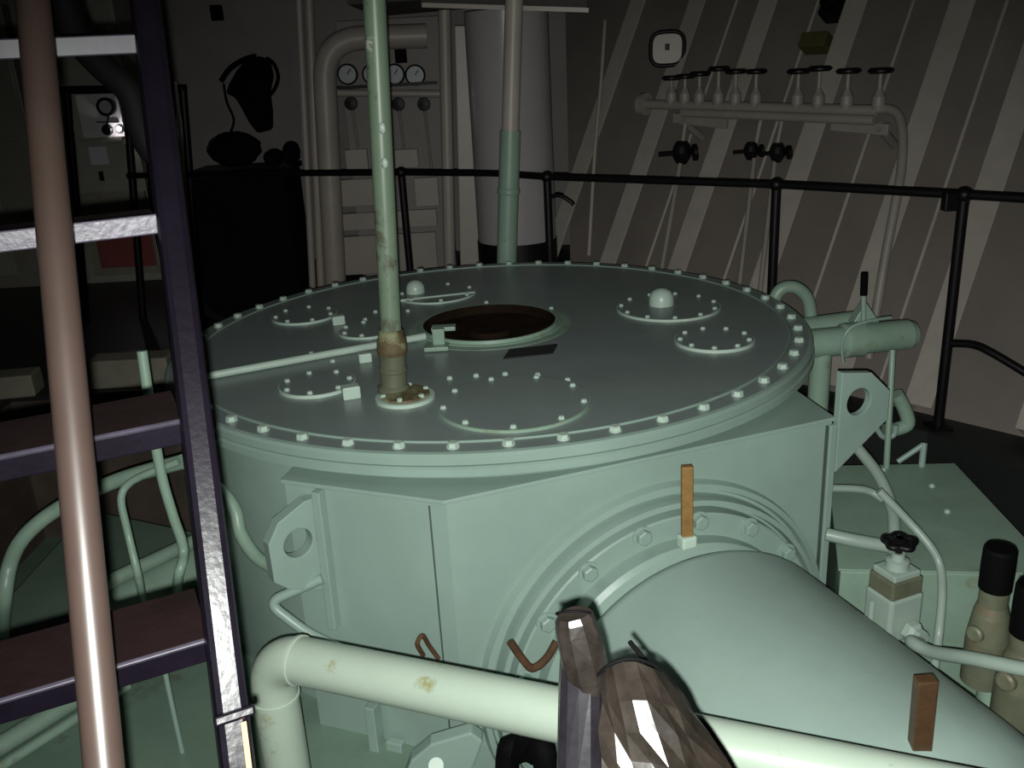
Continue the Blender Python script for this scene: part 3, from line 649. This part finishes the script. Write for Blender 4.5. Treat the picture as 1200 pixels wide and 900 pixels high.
# ------------------------------------------------------------------ valve manifold and fittings on the hull
MO = .30
mf = thing('valve_manifold', hull(760, 300, .0), 'pale valve manifold with a row of black handles on the sloping hull', 'manifold')
h0, h1 = hull(752, 122, MO), hull(1030, 130, MO)
obj('header_pipe', MB().cyl(h0, h1, .030, n=16), M_MANI, mf)
obj('lower_header', MB().cyl(hull(800, 132, MO), hull(1025, 141, MO), .026, n=14), M_MANI, mf)
obj('end_flange', MB().lathe([(.07, 0), (.07, .04)], h0, (h1 - h0), 18), M_MANI, mf)
for a_, b_ in (((790, 138), (852, 145)), ((975, 146), (1042, 152))):
    obj('mounting_bar', MB().bar(hull(*a_, MO - .08), hull(*b_, MO - .08), .03, .06), M_MANI, mf, bevel=.004)
for a_ in ((800, 142), (1030, 148)):
    q = hull(*a_, MO - .06); obj('standoff', MB().cyl(q, q - HULL_N * (MO - .07), .025, n=10), M_MANI, mf)
for i, (x, y) in enumerate(((794, 91), (812, 89), (831, 86), (855, 80), (876, 83), (900, 83), (947, 83), (969, 80), (998, 83), (1029, 83))):
    t = (x - 752) / (1030 - 752); foot_ = h0 * (1 - t) + h1 * t; topv = V(foot_.x, foot_.y, PL(x, y, foot_, V(0, -1, 0)).z)
    v_ = obj('valve', MB().lathe([(.030, 0), (.036, .03), (.034, .07), (.022, .09), (.012, .11), (.012, (topv - foot_).length)], foot_, topv - foot_, 12), M_MANI, mf)
    wd = .065 if i not in (0, 5) else .06
    obj('handle', MB().lathe([(.001, -.014), (wd * .8, -.014), (wd, -.004), (wd, .004), (wd * .8, .014), (.001, .014)], topv, (topv - foot_), 14, caps=False), M_BLACK, v_)
a = [hull(1030, 128, MO), hull(1042, 128, MO), hull(1053, 136, MO), hull(1058, 160, MO), hull(1056, 200, MO), hull(1050, 235, MO), hull(1036, 310, MO * .8), hull(1018, 420, .12)]
obj('down_pipe', MB().tube(bez(a, 6), .024, 14), M_MANI, mf)
for (x0, y0, x1, y1) in ((892, 138, 886, 168), (917, 138, 911, 168), (884, 186, 864, 355), (908, 188, 888, 365), (803, 145, 800, 168), (797, 192, 772, 335)):
    obj('small_pipe', MB().cyl(hull(x0, y0, MO - .06), hull(x1, y1, MO - .10), .014, n=8), M_MANI, mf)
for x, y, s in ((799, 179, .085), (880, 177, .062), (911, 179, .066)):
    q = hull(x, y, MO - .05); v_ = MB()
    v_.lathe([(s * .35, -s * .8), (s * .6, -s * .4), (s * .75, 0), (s * .6, s * .5), (s * .4, s * .8)], q, UPZ, 12)
    v_.cyl(q, q + V(-s * 1.7, -.02, 0), s * .18, n=8); v_.lathe([(s * .6, -s * .15), (s * .6, s * .15)], q + V(s * .9, -.02, 0), V(1, 0, .1), 12)
    obj('stop_valve', v_, M_BLACK, mf)

q = hull(782, 57, .20)
ck = thing('hull_clock', hull(782, 57, .13), 'pale round clock in a dark rounded square frame on the hull', 'clock')
fx = V(.98, -.2, 0); fy = V(.04, .1, .99).normalized(); CN = fx.cross(fy).normalized()
ring = [q + fx * .108 * math.copysign(abs(math.cos(t)) ** .6, math.cos(t)) + fy * .105 * math.copysign(abs(math.sin(t)) ** .6, math.sin(t)) for t in [2 * PI * i / 40 for i in range(41)]]
obj('case', MB().tube(ring, .014, 8, cap=False), M_BLACK, ck)
obj('dial', MB().prism([p - CN * .005 for p in ring[:-1]], CN * .012), M_CREAM, ck)
obj('hand', MB().bar(q + CN * .006 - fy * .01, q + CN * .006 + fy * .03, .03, .006, CN), M_BLACK, ck)
fx = HULL_D * -1; fy = HULL_UP.normalized()
obj('mount', MB().cyl(q - CN * .014, hull(782, 57), .04, n=12), M_CREAM, ck)
q = hull(953, 46, .10); tag(obj('junction_box', MB().box(q - HULL_N * .045, (.17, .09, .11), fx, fy, HULL_N), M_OLIVE, bevel=.006), 'small olive junction box high on the sloping hull', 'box')
q = hull(976, 3, .12)
ld = thing('bulkhead_lamp', hull(976, 3, .0), 'unlit black bulkhead lamp above the olive junction box', 'lamp')
obj('lamp_body', MB().box(q - HULL_N * .06, (.16, .13, .12), fx, fy, HULL_N), M_BLACK, ld, bevel=.01)
obj('lamp_cage', MB().lathe([(.06, 0), (.06, .05), (.04, .07), (.001, .08)], q, HULL_N, 14), M_BLACKM, ld)
a = [hull(709, 25, .25), hull(704, 100, .25), hull(697, 180, .25), hull(690, 300, .25)]
tag(obj('hull_pipe', MB().tube(bez(a, 5), .013, 8), M_CREAM), 'thin cream pipe running down the hull beside the grey cylinder', 'pipe')

# ------------------------------------------------------------------ behind the gear
g = V(Y(602, 200, 6.1).x, 6.1, 0)
gc = thing('grey_cylinder', g, 'tall grey standing cylinder with a black base behind the railing', 'cylinder')
obj('shell', MB().lathe([(.262, .60), (.262, Y(602, 8, 5.7).z)], g, UPZ, 48), M_GREYCYL, gc)
obj('base_band', MB().lathe([(.268, 0), (.268, .61)], g, UPZ, 48), M_BLACK, gc)
a, b_ = Y(594, 310, 5.36), Y(603, 0, 5.36); ax = (b_ - a).normalized(); f0 = a - ax * (a.z / ax.z); jn = Y(598, 153, 5.36)
tp = thing('two_tone_post', V(f0.x, f0.y, 0), 'slim post, green below and cream above, in front of the grey cylinder', 'post')
obj('lower_tube', MB().cyl(V(f0.x, f0.y, 0), jn, .060, n=20), M_GREEN_OLD, tp); obj('upper_tube', MB().cyl(jn, jn + ax * 1.6, .050, n=20), M_CREAM, tp)
obj('collar', MB().lathe([(.062, 0), (.066, .01), (.066, .03), (.062, .04)], Y(596, 228, 5.36), ax, 20), M_GREEN_OLD, tp)

pl = thing('overhead_platform', V(-.15, 6.3, 2.3), 'dark overhead platform with a pale edge above the grey cylinder', 'platform')
e0, e1 = Y(495, 6, 5.75), Y(690, 12, 5.6)
obj('deck', MB().prism([V(e0.x - .45, e0.y + .1, e0.z + .05), V(e1.x, e1.y, e0.z + .05), V(e1.x, e1.y + 1.0, e0.z + .05), V(e0.x - .45, e0.y + 1.6, e0.z + .05)], V(0, 0, .04)), M_CEIL, pl)
obj('edge_angle', MB().bar(e0, e1, .025, .025), M_CREAM, pl)
obj('edge_web', MB().bar(e0 + V(0, .02, .1), e1 + V(0, .02, .1), .012, .2), M_CEIL, pl)
for x in (e0.x + .05, e1.x - .05): obj('hanger', MB().cyl(V(x, 6.2, e0.z + .06), V(x, 6.2, 3.3), .03, n=10), M_WALL, pl)

def vpipe(x0, y0, x1, y1, dep, r, label, m=M_CREAM):
    t, b = Y(x0, y0, dep), Y(x1, y1, dep); d = (b - t).normalized(); f = b + d * ((0 - b.z) / d.z); up = t - d * .35
    return tag(obj('standing_pipe', MB().cyl(f, up, r, n=16), m), label, 'pipe')
vpipe(350, 0, 366, 330, 7.3, .027, 'thin cream pipe standing next to the black bench')
vpipe(362, 0, 376, 330, 7.35, .033, 'cream pipe standing between a thin pipe and the fat bent pipe')
vpipe(522, 72, 527, 310, 7.0, .046, 'cream pipe standing right of the gauge board')
t, b = Y(545, 30, 7.0), Y(551, 310, 7.0)
d_ = (b - t).normalized(); tag(obj('flat_post', MB().bar(b + d_ * (-b.z / d_.z), t, .15, .08, V(0, 1, 0)), M_CREAM, bevel=.008), 'flat cream post standing between the gauge board and grey cylinder', 'post')
a = [Y(500, 42, 7.35), Y(395, 47, 7.3), Y(384, 60, 7.3), Y(392, 332, 7.3)]
f = V(a[3].x, a[3].y, 0)
tag(obj('fat_bent_pipe', MB().tube(fillet([a[0], Y(378, 46, 7.3), f], .30, 10), .088, 20), M_CREAM), 'fat cream pipe with a bend at the top beside the gauges', 'pipe')

GY = 7.75
gb = thing('gauge_board', V(Y(455, 200, GY).x, GY, 0), 'cream instrument board with dials and black knobs behind the worn pole', 'instrument board')
def rect(x0, y0, x1, y1, dep, th):
    """box whose front shows as this rectangle from the photograph's side, standing at depth dep"""
    a, b = Y(x0, y0, dep), Y(x1, y1, dep); a2, b2 = Y(x1, y0, dep), Y(x0, y1, dep)
    xm0, xm1 = (a.x + b2.x) / 2, (a2.x + b.x) / 2; z0 = (b.z + b2.z) / 2; z1 = (a.z + a2.z) / 2
    return MB().box(V((xm0 + xm1) / 2, dep + th / 2, (z0 + z1) / 2), (xm1 - xm0, th, z1 - z0))
p = Y(396, 55, GY); p2 = Y(516, 55, GY)
obj('board', MB().box(V((p.x + p2.x) / 2, GY + .06, 1.05), (p2.x - p.x, .12, 2.1)), M_WALL, gb, bevel=.006)
for x, y in ((408, 87), (437, 87), (463, 87), (487, 88)):
    q = Y(x, y, GY); d_ = obj('gauge', MB().lathe([(.082, 0), (.082, .05), (.07, .055), (.068, .045)], q, V(0, -1, 0), 24), M_BLACK, gb)
    obj('dial', MB().lathe([(.069, .046), (.0005, .046)], q, V(0, -1, 0), 24, caps=False), M_DIAL, d_)
    obj('needle', MB().bar(q + V(0, -.05, 0), q + V(.03, -.05, .04), .008, .004, V(0, 1, 0)), M_BLACK, d_)
obj('shelf_strip', rect(394, 98, 512, 102, GY - .06, .06), M_BLACK, gb)
obj('supply_pipe', MB().cyl(Y(396, 109, GY - .05), Y(517, 110, GY - .05), .030, n=12), M_CREAM, gb)
for x, y in ((412, 121), (467, 122), (497, 122)):
    q = Y(x, y, GY - .03); obj('knob', MB().lathe([(.05, 0), (.055, .03), (.05, .06), (.001, .065)], q, V(0, -1, 0), 14), M_BLACK, gb)
    obj('drop_tube', MB().cyl(q + V(0, .01, -.04), q + V(.02, .01, -.55), .012, n=8), M_CAB2, gb)
for r_ in ((405, 175, 431, 202), (462, 175, 490, 197), (398, 210, 440, 242), (486, 208, 514, 242), (398, 248, 512, 268), (398, 275, 512, 320)):
    obj('relay_box', rect(*r_, GY - .05, .05), M_CREAM, gb, bevel=.006)
obj('slot', rect(462, 42, 476, 74, GY - .01, .01), M_BLACKM, gb)

# ------------------------------------------------------------------ far left: switchboards and bench
def cab(x0, x1, dep, h, label, m, d=.45):
    a, b = Y(x0, 300, dep).x, Y(x1, 300, dep).x
    t = thing('switchboard_cabinet', V((a + b) / 2, dep + d / 2, 0), label, 'cabinet')
    obj('body', MB().box(V((a + b) / 2, dep + d / 2, h / 2), (b - a, d, h)), m, t, bevel=.008); return t
c1 = cab(74, 186, 8.3, 2.5, 'grey-green switchboard cabinet with a lit gauge panel and red lower cover', M_CAB)
c2 = cab(-70, 66, 8.3, 2.4, 'plain grey switchboard cabinet beside the one with the lit gauge', M_CAB2)
D = 8.3
obj('gauge_panel', rect(93, 110, 142, 161, D - .02, .02), M_WHITE, c1)
q = Y(126, 125, D - .02)
gg = obj('gauge', MB().lathe([(.078, 0), (.078, .05), (.055, .055), (.053, .045)], q, V(0, -1, 0), 24), M_BLACK, c1)
obj('dial', MB().lathe([(.054, .046), (.0005, .046)], q, V(0, -1, 0), 24, caps=False), M_DIAL, gg)
q2 = Y(127, 152, D - .02); kb = obj('knob', MB().lathe([(.045, 0), (.05, .02), (.04, .05), (.001, .055)], q2, V(0, -1, 0), 14), M_BLACK, c1)
obj('stem', MB().bar(q + V(0, -.01, -.07), q2 + V(0, -.01, .04), .014, .014, V(0, 1, 0)), M_BLACK, c1)
obj('cross_rod', MB().bar(Y(113, 143, D - .03), Y(139, 143, D - .03), .010, .010, V(0, 1, 0)), M_BLACK, c1)
obj('panel_lip', rect(92, 162, 143, 166, D - .05, .05), M_CAB2, c1)
dr = obj('door', rect(94, 168, 150, 224, D - .02, .02), M_CAB, c1, bevel=.004)
obj('paper_notice', rect(105, 172, 126, 193, D - .024, .003), M_PAPER, dr)
obj('catch', rect(116, 201, 121, 212, D - .035, .015), M_BLACK, dr)
obj('sill', rect(86, 226, 170, 240, D - .05, .05), M_BEIGE, c1, bevel=.004)
rc = obj('lower_frame', rect(104, 268, 183, 322, D - .02, .02), M_BEIGE, c1, bevel=.004)
obj('red_cover', rect(114, 271, 180, 313, D - .035, .018), M_RED, rc, bevel=.004)
obj('side_door', rect(78, 276, 102, 322, D - .02, .02), M_CAB, c1, bevel=.004)
obj('upper_door', rect(60, 6, 126, 34, D - .02, .02), M_CAB, c1, bevel=.004)
obj('upper_door', rect(60, 66, 130, 102, D - .02, .02), M_CAB, c1, bevel=.004)
bx0, bx1 = Y(-70, 300, D).x, Y(66, 300, D).x
for i in range(3):
    for z0, z1 in ((.12, .55), (.70, 1.30), (1.36, 2.3)):
        w_ = (bx1 - bx0) / 3; obj('door', MB().box(V(bx0 + w_ * (i + .5), D - .01, (z0 + z1) / 2), (w_ - .05, .02, z1 - z0)), M_CAB if i % 2 else M_CAB2, c2, bevel=.004)
q = Y(139, 151, D - .05)
il = thing('indicator_lamp', q + V(0, .03, 0), 'small glowing white indicator lamp on the cabinet gauge panel', 'lamp')
obj('holder', MB().cyl(q + V(0, .028, 0), q + V(0, .008, 0), .022, n=14), M_WHITE, il)
obj('bulb', MB().blob(q, (.016, .016, .016), 12, 8), M_LAMP, il)

gf = thing('tubular_barrier', V(Y(145, 330, 6.9).x, 6.9, 0), 'thin black tubular frame standing in front of the switchboards', 'barrier')
obj('top_bar', MB().cyl(Y(60, 106, 6.9), Y(218, 104, 6.9), .028, n=10), M_BLACK, gf)
for (x0, y0, x1, y1) in ((78, 106, 98, 340), (147, 104, 165, 340), (214, 104, 234, 355)):
    a, b = Y(x0, y0, 6.9), Y(x1, y1, 6.9); d = (b - a).normalized(); obj('upright', MB().cyl(a, b + d * (-b.z / d.z), .028, n=10), M_BLACK, gf)
a, b = Y(205, 95, 6.5), Y(224, 300, 6.5); d = (b - a).normalized()
tag(obj('pale_conduit', MB().cyl(a, b + d * (-b.z / d.z), .013, n=8), M_CREAM), 'thin pale conduit standing just behind the ladder stringer', 'conduit')

BY = 7.05
x0, x1 = Y(232, 300, BY).x, Y(345, 300, BY).x
bn = thing('black_bench', V((x0 + x1) / 2, BY + .3, 0), 'black workbench draped in dark covers behind the gear', 'bench')
zt = Y(300, 203, BY).z
obj('bench_body', MB().box(V((x0 + x1) / 2, BY + .3, zt / 2), (x1 - x0, .6, zt - .02)), M_CLOTH, bn, bevel=.01)
obj('bench_top', MB().box(V((x0 + x1) / 2, BY + .29, zt + .0), (x1 - x0 + .04, .66, .04)), M_BLACK, bn, bevel=.006)
def sack(px0, px1, ytop, dep, label):
    a, b = Y(px0, 195, dep).x, Y(px1, 195, dep).x; h = Y((px0 + px1) / 2, ytop, dep).z - zt - .02
    o = obj('dark_bundle', MB().blob(V((a + b) / 2, dep, zt + .035 + h / 2), ((b - a) / 2, .16, h / 2), 18, 12, .06), M_CLOTH); tag(o, label, 'bundle')
sack(246, 309, 157, BY + .22, 'rounded black bundle, the tallest one on the bench')
sack(311, 334, 177, BY + .12, 'low dark bundle between the tall bundle and the bench corner')
sack(334, 353, 168, BY + .12, 'dark bundle on the bench end next to the cream pipes')
a = Y(222, 260, 7.0); o = obj('hanging_cover', MB().blob(V(a.x - .17, 7.0, .66), (.10, .12, .66), 16, 14, .07), M_CLOTH); tag(o, 'narrow black cover standing between the frame and the bench', 'cover')

# coiled gear hung on the back wall
HY = 8.80
hk = thing('hanging_harness', Y(297, 66, HY + .08), 'black harness and hose bundle hanging on the back wall', 'harness')
pl_ = [(270, 98), (279, 82), (291, 69), (304, 66), (316, 70), (320, 90), (316, 108), (319, 130), (319, 152), (303, 156), (293, 143), (284, 126), (276, 113), (266, 110)]
obj('bag', MB().prism([Y(x, y, HY) for x, y in pl_], V(0, .14, 0)), M_CLOTH, hk, bevel=.03)
obj('strap', MB().tube(bez([Y(259, 95, HY - .05), Y(270, 80, HY - .06), Y(286, 70, HY - .06), Y(300, 66, HY - .05)], 5), .025, 8), M_CLOTH, hk)
obj('hose_loop', MB().tube(bez([Y(312, 68, HY - .05), Y(321, 75, HY - .06), Y(326, 90, HY - .06), Y(322, 104, HY - .06), Y(314, 114, HY - .05)], 5), .018, 8), M_BLACKM, hk)
obj('tail', MB().tube(bez([Y(262, 98, HY), Y(266, 120, HY), Y(274, 140, HY), Y(270, 156, HY)], 5), .012, 8), M_BLACKM, hk)
obj('hook', MB().cyl(Y(300, 64, HY - .02), Y(300, 64, HY + .10), .012, n=8), M_BLACK, hk)
q = Y(254, 15, 8.86); tag(obj('wall_box', MB().box(q, (.10, .08, .13)), M_BLACKM, bevel=.01), 'small black box high on the back wall above the harness', 'box')

# ------------------------------------------------------------------ blocks on the floor left
for (x0, y0, x1, y1, l) in ((106, 424, 200, 457, 'long pale block lying on the dark floor behind the ladder'), (-10, 444, 42, 470, 'shorter pale block lying near the left cabinet behind the handrail')):
    a, b = Z(x0, y1, 0), Z(x1, y1 - 5, 0); h = Y(x0, y0, a.y).z
    dv = (b - a).normalized(); s_ = V(-dv.y, dv.x, 0)
    o = obj('pale_block', MB().box((a + b) / 2 + s_ * .09 + V(0, 0, h / 2), ((b - a).length, .18, h), dv, s_, UPZ), M_BEIGE, bevel=.012); tag(o, l, 'block')
